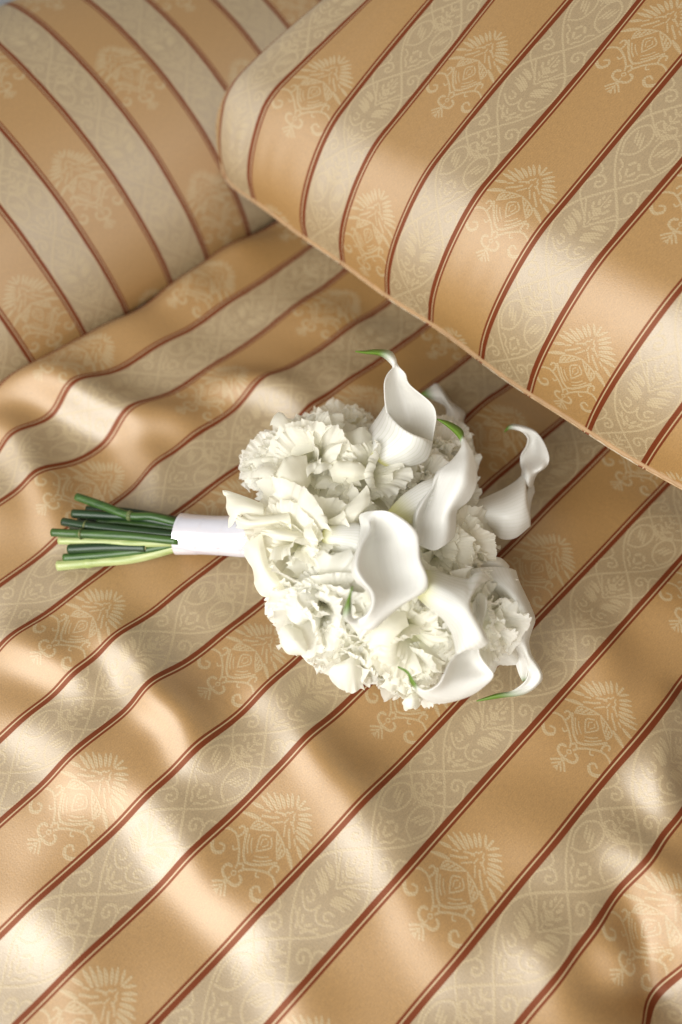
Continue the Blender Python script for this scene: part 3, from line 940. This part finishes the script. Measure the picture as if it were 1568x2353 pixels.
# the large calla at the centre
K4 = [
 [(470,130,122),(560,112,128),(640,108,132),(700,112,134),(760,125,134),(800,140,132),(810,150,126)],
 [(400,175,112),(510,220,128),(600,260,121),(700,250,122),(820,230,132),(940,240,136),(960,250,128)],
 [(420,320,108),(530,330,131),(575,400,111),(700,420,111),(880,400,128),(1060,370,134),(1075,380,126)],
 [(385,530,120),(430,520,135),(530,540,114),(680,560,110),(900,540,123),(1085,500,133),(1100,520,125)],
 [(310,760,118),(370,750,139),(520,750,118),(680,760,112),(920,720,122),(1100,690,132),(1115,700,123)],
 [(350,930,122),(420,900,140),(550,920,126),(720,930,117),(960,900,123),(1180,900,131),(1205,950,122)],
 [(500,1060,126),(540,1060,139),(620,1070,134),(760,1080,126),(940,1060,126),(1120,1060,128),(1180,1060,120)],
 [(545,1200,128),(560,1200,138),(620,1210,134),(700,1220,130),(800,1220,128),(880,1220,126),(930,1205,119)],
 [(485,1330,126),(500,1335,134),(540,1350,132),(590,1370,129),(640,1380,127),(700,1370,124),(740,1360,118)],
 [(370,1385,124),(385,1400,127),(410,1440,127),(450,1480,124),(500,1510,122),(545,1510,119),(575,1490,113)],
 [(320,1365,130),(300,1390,132),(290,1415,132),(300,1435,129),(325,1450,124),(350,1465,119),(380,1475,114)],
 [(310,1310,138),(280,1330,141),(250,1350,141),(232,1360,138),(225,1375,133),(225,1385,128),(235,1395,124)],
 [(305,1230,143),(280,1250,146),(255,1260,146),(238,1270,144),(228,1285,141),(222,1300,138),(222,1315,134)],
 [(302,1120,148),(295,1125,149),(286,1130,149),(278,1138,148),(272,1148,147),(268,1160,145),(266,1170,143)],
 [(325,1000,152)] * 7,
]
calla(K4, cr2, "large calla lily at the centre with its mouth turned to the viewer", vein=.12, tip=(10.2, 12.6),
      tube_path=[(20, 400, 100, 6.5), (120, 420, 103, 8.5), (300, 445, 99, 13), (430, 490, 93, 14)])

# the topmost calla
K1A = [
 [(100,760,80),(140,800,92),(190,850,98),(240,890,98),(290,920,92),(330,950,80)],
 [(150,675,86),(200,740,100),(260,800,107),(320,850,107),(370,890,99),(410,930,84)],
 [(200,595,90),(260,680,108),(330,745,116),(400,800,116),(460,860,107),(500,915,90)],
 [(250,525,93),(300,605,112),(380,690,122),(460,750,123),(530,810,113),(590,875,95)],
 [(280,475,96),(312,555,114),(395,645,126),(478,698,128),(560,735,122),(625,800,104)],
 [(287,462,97),(320,545,114),(402,632,126),(482,683,128),(562,712,123),(637,738,108)],
]
K1B = [
 [(330,620,92),(420,660,82),(500,700,80),(570,725,86),(632,760,98)],
 [(300,545,108),(400,580,92),(480,605,88),(570,640,94),(648,660,108)],
 [(284,460,118),(370,480,100),(450,500,95),(560,530,104),(662,550,118)],
 [(278,370,124),(350,400,106),(430,410,102),(520,430,110),(625,455,122)],
 [(280,300,128),(325,310,116),(375,310,112),(420,315,116),(468,322,124)],
 [(300,245,128),(335,245,122),(370,245,120),(405,245,121),(435,238,124)],
 [(338,195,127),(350,190,127),(360,185,127),(370,180,127),(378,176,126)],
 [(330,168,126),(340,158,130),(350,146,131),(358,134,130),(362,124,127)],
 [(275,118,124),(285,107,129),(298,94,131),(312,82,129),(322,72,124)],
 [(215,97,121),(215,89,124),(215,80,124),(215,71,123),(215,62,119)],
 [(140,89,118),(140,85,120),(140,80,120),(140,76,119),(140,71,117)],
 [(65,75,116)] * 5,
]
calla(K1B, cr1, "topmost calla lily with a long green tip curling to the left", tip=(7.0, 8.8), vein=.2,
      extra=[("spathe_front", K1A, dict(base=(0, .6), vein=1.0))])

# the calla right of the centre
K2 = [
 [(520,1480,104),(530,1490,106),(570,1520,108),(650,1540,112),(730,1500,110),(795,1445,100)],
 [(503,1400,107),(517,1390,114),(560,1380,108),(650,1380,112),(740,1370,114),(806,1370,102)],
 [(492,1310,109),(520,1280,122),(570,1270,110),(660,1270,116),(750,1260,120),(816,1245,106)],
 [(528,1200,111),(560,1190,124),(605,1180,113),(690,1160,120),(800,1150,128),(900,1178,112)],
 [(620,1090,115),(632,1075,122),(655,1070,118),(740,1050,126),(850,1050,134),(956,1070,120)],
 [(648,1000,117),(665,990,122),(700,980,122),(780,970,130),(870,970,136),(960,960,124)],
 [(688,940,115),(715,930,120),(750,920,122),(810,905,128),(880,890,134),(947,875,126)],
 [(765,888,112),(785,870,116),(810,850,120),(845,830,124),(880,820,128),(920,798,124)],
 [(835,810,112),(842,790,115),(850,775,118),(860,760,120),(872,750,121),(886,742,119)],
 [(846,752,112),(850,742,114),(854,730,115),(858,718,115),(862,708,113),(865,702,111)],
 [(812,692,112),(820,681,115),(830,668,115),(838,658,114),(843,652,111),(847,648,109)],
 [(738,622,112),(744,616,114),(750,608,114),(755,602,113),(758,598,111),(760,595,110)],
 [(665,572,113)] * 6,
]
calla(K2, cr1, "tall calla lily right of the centre with a dark green tip", tip=(8.7, 9.6), vein=.15,
      tube_path=[(340, 1320, 96, 8), (470, 1230, 100, 12), (600, 1170, 102, 15), (700, 1140, 100, 16)])

# the calla reaching out to the far right
K3A = [
 [(860,1210,38),(860,1240,48),(860,1275,51),(865,1310,46),(875,1335,38)],
 [(930,1190,40),(930,1225,52),(930,1265,55),(935,1310,50),(945,1345,40)],
 [(1040,1140,40),(1040,1200,58),(1045,1260,62),(1060,1330,56),(1075,1400,42)],
 [(1150,1088,42),(1160,1160,62),(1165,1250,68),(1160,1340,62),(1140,1455,44)],
 [(1240,1032,46),(1250,1110,64),(1260,1220,70),(1270,1330,64),(1240,1450,46)],
 [(1285,990,50),(1305,1080,65),(1315,1190,69),(1335,1300,62),(1335,1375,50)],
 [(1305,965,50),(1320,1060,61),(1330,1180,63),(1350,1290,57),(1352,1360,46)],
]
K3B = [
 [(1280,1010,48),(1310,1035,55),(1330,1060,57),(1345,1075,54),(1365,1075,46)],
 [(1293,955,48),(1320,960,59),(1350,975,61),(1380,980,57),(1400,978,50)],
 [(1280,905,46),(1320,890,50),(1370,900,54),(1430,930,64),(1467,925,58)],
 [(1284,840,50),(1320,820,48),(1380,830,50),(1440,850,60),(1494,865,64)],
 [(1325,770,54),(1350,760,50),(1390,755,52),(1430,760,60),(1467,770,64)],
 [(1333,712,58),(1350,702,56),(1375,695,57),(1400,690,60),(1417,690,61)],
 [(1292,668,60),(1305,656,61),(1320,648,62),(1335,641,61),(1347,638,58)],
 [(1228,645,57),(1231,637,59),(1236,628,60),(1240,619,58),(1244,612,55)],
 [(1184,653,53),(1185,645,55),(1188,636,56),(1191,629,55),(1194,623,52)],
 [(1163,670,51)] * 5,
]
K3C = [
 [(1365,1030,34),(1380,1070,32),(1385,1110,30)],
 [(1335,1090,40),(1355,1130,38),(1365,1160,34)],
 [(1325,1180,40),(1340,1210,38),(1352,1230,32)],
 [(1330,1260,38),(1342,1290,36),(1350,1320,30)],
]
calla(K3B, cr1, "calla lily reaching out alone to the right", tip=(6.6, 8.2), vein=.2,
      extra=[("spathe_front", K3A, dict(base=(-1, -1), vein=.5)), ("spathe_back", K3C, dict(vein=.2, nr=24, nc=12))])

# the calla at the lower right, seen from its side
def zip7(xy, zz):
    return [[(x, y, z) for (x, y), z in zip(a, b)] for a, b in zip(xy, zz)]
K5A_xy = [
 [(150,110),(165,160),(175,210),(170,260),(150,310),(130,340),(110,370)],
 [(265,150),(280,200),(288,250),(282,300),(265,360),(245,395),(225,425)],
 [(400,160),(402,230),(402,300),(398,370),(385,440),(365,490),(345,530)],
 [(560,212),(555,285),(548,360),(538,440),(525,520),(505,590),(480,640)],
 [(720,238),(690,330),(665,430),(660,520),(645,610),(610,700),(560,770)],
 [(800,182),(740,370),(712,490),(755,640),(730,730),(660,820),(592,890)],
 [(880,178),(772,365),(730,500),(850,760),(800,855),(690,920),(600,980)],
 [(945,240),(800,335),(742,520),(915,825),(852,915),(702,942),(606,986)],
]
K5A_z = [
 [90,98,103,104,102,98,90],[98,108,114,116,114,108,98],[98,114,124,126,124,116,100],[102,122,132,134,132,120,100],
 [108,130,138,140,136,122,98],[116,134,140,140,136,122,98],[116,134,138,136,130,117,98],[108,126,130,126,120,109,97]]
K5B = [
 [(770,480,112),(800,420,106),(830,380,106),(870,380,110),(905,430,116)],
 [(770,600,108),(800,570,100),(830,560,100),(870,560,106),(900,540,114)],
 [(720,760,100),(780,740,92),(830,700,92),(850,690,98),(866,680,106)],
 [(600,985,104),(680,940,92),(760,900,86),(800,900,88),(825,925,96)],
 [(540,1060,107),(620,1040,91),(710,1030,83),(790,1030,85),(862,1030,94)],
 [(488,1170,108),(590,1150,92),(700,1140,85),(820,1120,85),(926,1110,92)],
 [(438,1265,104),(540,1250,92),(680,1240,87),(840,1210,87),(977,1185,90)],
 [(360,1320,98),(460,1330,90),(600,1330,85),(760,1310,83),(900,1278,82)],
 [(300,1335,93),(350,1370,88),(450,1405,82),(580,1420,76),(720,1395,72)],
 [(252,1315,91),(256,1340,88),(270,1375,82),(310,1420,74),(400,1460,66)],
 [(215,1270,92),(206,1280,91),(196,1286,89),(188,1288,86),(182,1286,82)],
 [(165,1190,94),(160,1195,94),(155,1198,93),(149,1199,91),(144,1198,88)],
 [(125,1138,95),(121,1142,95),(117,1146,94),(113,1148,93),(109,1148,91)],
 [(30,1100,93)] * 5,
]
calla(K5B, cr3, "calla lily at the lower right seen from its yellow-veined side", tip=(9.2, 10.2), vein=.15,
      extra=[("spathe_front", zip7(K5A_xy, K5A_z), dict(base=(0.2, 2.6), vein=1.0))])

# the calla that hangs down at the right
K6 = [
 [(560,195,70),(760,140,76),(950,120,78),(1110,130,76),(1190,155,68)],
 [(760,250,72),(900,240,82),(1020,240,86),(1150,230,84),(1222,260,70)],
 [(960,350,70),(1060,360,82),(1150,370,88),(1230,380,82),(1282,390,66)],
 [(1080,480,66),(1150,490,80),(1220,500,86),(1290,510,80),(1342,520,62)],
 [(1130,600,62),(1190,600,74),(1250,610,80),(1320,620,76),(1381,637,58)],
 [(1130,700,58),(1185,710,70),(1240,720,74),(1300,730,68),(1355,727,54)],
 [(1155,830,54),(1200,830,62),(1240,830,64),(1285,825,60),(1325,820,50)],
 [(1240,930,50),(1260,920,55),(1280,915,57),(1300,910,55),(1321,900,48)],
 [(1288,1020,46),(1300,1010,51),(1315,1005,53),(1332,1000,51),(1351,1000,44)],
 [(1313,1100,42),(1335,1100,44),(1360,1095,46),(1390,1095,46),(1416,1100,40)],
 [(1303,1210,38),(1340,1205,37),(1385,1195,39),(1430,1190,42),(1453,1190,36)],
 [(1238,1287,34),(1280,1290,32),(1330,1290,33),(1380,1285,34),(1421,1265,30)],
 [(1128,1347,30),(1160,1355,31),(1200,1365,31),(1240,1370,29),(1282,1366,26)],
 [(1000,1370,27),(1012,1380,29),(1030,1390,29),(1042,1398,28),(1052,1403,24)],
 [(800,1440,22)] * 5,
]
K6C = [
 [(1200,880,42),(1220,900,44),(1245,930,46)],
 [(1180,970,38),(1230,975,40),(1287,1005,45)],
 [(1195,1090,34),(1250,1090,35),(1314,1090,41)],
 [(1228,1190,31),(1262,1190,32),(1302,1190,37)],
 [(1260,1250,30),(1272,1243,31),(1284,1236,33)],
]
K6D = [
 [(600,140,60),(640,120,62),(680,110,60),(720,130,56)],
 [(740,80,58),(770,90,62),(790,110,62),(800,140,58)],
 [(900,35,56),(910,60,62),(920,90,63),(930,130,60)],
 [(1040,35,54),(1040,70,60),(1040,100,62),(1050,140,60)],
 [(1130,120,50),(1125,130,54),(1120,140,57),(1120,160,58)],
]
calla(K6, cr3, "calla lily hanging down at the right onto the seat, tip pointing left", tip=(11.2, 13.2), vein=.6,
      extra=[("spathe_fold", K6C, dict(vein=.2, nr=30, nc=12, tip=(2.6, 4.6))), ("spathe_back", K6D, dict(vein=.3, nr=24, nc=14))])

# the calla in shade at the back
K7 = [
 [(545,390,28)] * 4,
 [(605,348,28),(618,372,32),(630,400,32),(640,432,27)],
 [(675,316,27),(690,360,35),(700,410,36),(690,455,28)],
 [(765,440,27),(755,455,37),(745,470,38),(735,490,29)],
 [(868,520,25),(830,530,39),(780,540,41),(735,555,29)],
 [(862,600,25),(820,620,41),(770,620,43),(710,612,29)],
 [(895,760,25),(840,760,43),(770,760,45),(690,740,29)],
 [(890,900,25),(830,900,43),(760,900,45),(690,880,29)],
]
calla(K7, cr1, "calla lily in shade at the back of the head", tip=(1.5, .2), vein=.2)

# stems and ribbon ------------------------------------------------------
st = lambda x, y: (91.9 + .332 * x, 1090.0 + .332 * y)
STEMS = [
 ([(255,155,30),(430,215,32),(620,285,34),(780,292,34),(960,300,33)], 2.9, M_STEM, "bright green stem splayed upwards"),
 ([(228,272,22),(450,285,25),(700,305,28),(960,330,30)], 3.1, M_STEM_DARK, None),
 ([(325,242,15),(600,255,18),(960,275,22)], 2.6, M_STEM_DARK, None),
 ([(160,328,24),(300,352,27),(400,365,29),(650,395,33),(960,430,37)], 3.0, M_STEM_DARK, None),
 ([(85,402,27),(250,410,29),(380,415,31),(650,430,35),(960,488,39)], 3.0, M_STEM, None),
 ([(135,458,19),(400,462,23),(700,476,29),(960,500,34)], 3.0, M_STEM_PALE, None),
 ([(200,517,19),(450,505,23),(735,508,27)], 3.2, M_STEM_DARK, "dark stem cut short of the ribbon"),
 ([(168,578,13),(400,560,17),(700,528,24),(960,512,30)], 2.9, M_STEM, None),
 ([(125,632,9),(350,610,12),(650,580,18),(960,540,26)], 3.6, M_STEM_PALE, "thick pale stem lying lowest"),
 ([(215,355,15),(500,365,19),(960,385,24)], 3.0, M_STEM_DARK, None),
 ([(400,325,19),(700,350,25),(960,365,31)], 2.6, M_STEM, None),
 ([(420,395,21),(700,440,25),(960,455,31)], 2.6, M_STEM_DARK, None),
 ([(270,300,10),(600,330,13),(960,345,19)], 3.0, M_STEM_DARK, None),
 ([(260,470,9),(600,470,12),(960,465,17)], 3.0, M_STEM_DARK, None),
 ([(300,420,11),(600,420,14),(960,420,18)], 3.0, M_STEM_DARK, None),
 ([(230,560,8),(600,530,12),(960,500,18)], 2.6, M_STEM_DARK, None),
]
for k, (pts, r, m, lab) in enumerate(STEMS):
    pts = [(a, 412 + (b - 412) * (.66 if a > 900 else 1), 24.5 + (z - 24.5) * (.7 if a > 900 else 1)) for a, b, z in pts]      # gathered by the ribbon
    P = [at(*st(a, b), z / 1000.0) for a, b, z in pts]
    C = crom(P, 40)
    rg = np.random.default_rng(k)
    rad = np.full(40, r * 1.27 / 1000.0) * (1 + .05 * np.sin(np.linspace(0, 7, 40) + k))
    if k in (0, 3, 4, 8):                      # a swollen node with a torn leaf base
        rad *= 1 + .22 * np.exp(-((np.linspace(0, 1, 40) - (.5 if k == 0 else .32)) / .025) ** 2)
    s_ = tube("stem", C, .003, m, bouquet, seg=12, radii=rad)
    set_props(s_, lab)
    d = C[0] - C[1]; d /= np.linalg.norm(d)
    ce = tube("cut_end", np.array([C[0] - d * .0002, C[0] + d * .0004]), .003, M_CUT, bouquet, seg=12, radii=[r / 1000 * .93, r / 1000 * .86])
    ce.parent = s_
    for q_ in {0: (.52,), 3: (.33,), 4: (.34,), 9: (.3,)}.get(k, ()):
        i_ = int(q_ * 39)
        w_ = np.array([C[i_ - 1], C[i_ - 1] * .5 + C[i_] * .5, C[i_], C[i_] * .5 + C[i_ + 1] * .5])
        nd_ = tube("leaf_node", w_, .003, M_NODE, bouquet, seg=12, radii=[rad[i_] * 1.02, rad[i_] * 1.17, rad[i_] * 1.12, rad[i_] * 1.03], jitter=.0002)
        nd_.parent = s_
    if k == 6:
        e = C[-1]; d2 = C[-1] - C[-2]; d2 /= np.linalg.norm(d2)
        c2 = tube("cut_end", np.array([e - d2 * .001, e + d2 * .0006]), .003, M_CUT, bouquet, seg=12, radii=[.0034, .0029])
        c2.parent = s_

def build_ribbon():
    a = np.array(at(412, 1227, .0245)); b = np.array(at(640, 1236, .040))
    n, seg = 120, 72
    ax = (b - a) / np.linalg.norm(b - a)
    s1 = np.cross(ax, [0, 0, 1]); s1 /= np.linalg.norm(s1); s2 = np.cross(ax, s1)
    V = []
    L = np.linalg.norm(b - a)
    for i in range(n):
        t = i / (n - 1)
        for k in range(seg):
            th = 2 * math.pi * k / seg
            lead = -.0020 * math.sin(th + .3)      # the first edge is cut at a slant
            x = t * L + lead * (1 - t)
            wrap = (x / .0205 + th / (2 * math.pi) * 1.0) % 1.0
            step = .00025 * min(1, wrap / .92) * (1 if wrap < .94 else (1 - wrap) / .06)
            r = .0183 - .0012 * math.sin(math.pi * min(1, t * 1.3)) + step + .00010 * math.sin(th * 4 + x * 120)
            
            V.append(a + ax * x + r * (math.cos(th) * s1 * 1.0 + math.sin(th) * s2 * .97))
    rb = mesh_obj("ribbon", V, grid_faces(n, seg, wrap=True), M_RIBBON, bouquet)
    set_props(rb, "white satin ribbon wrapped round the stems")
build_ribbon()
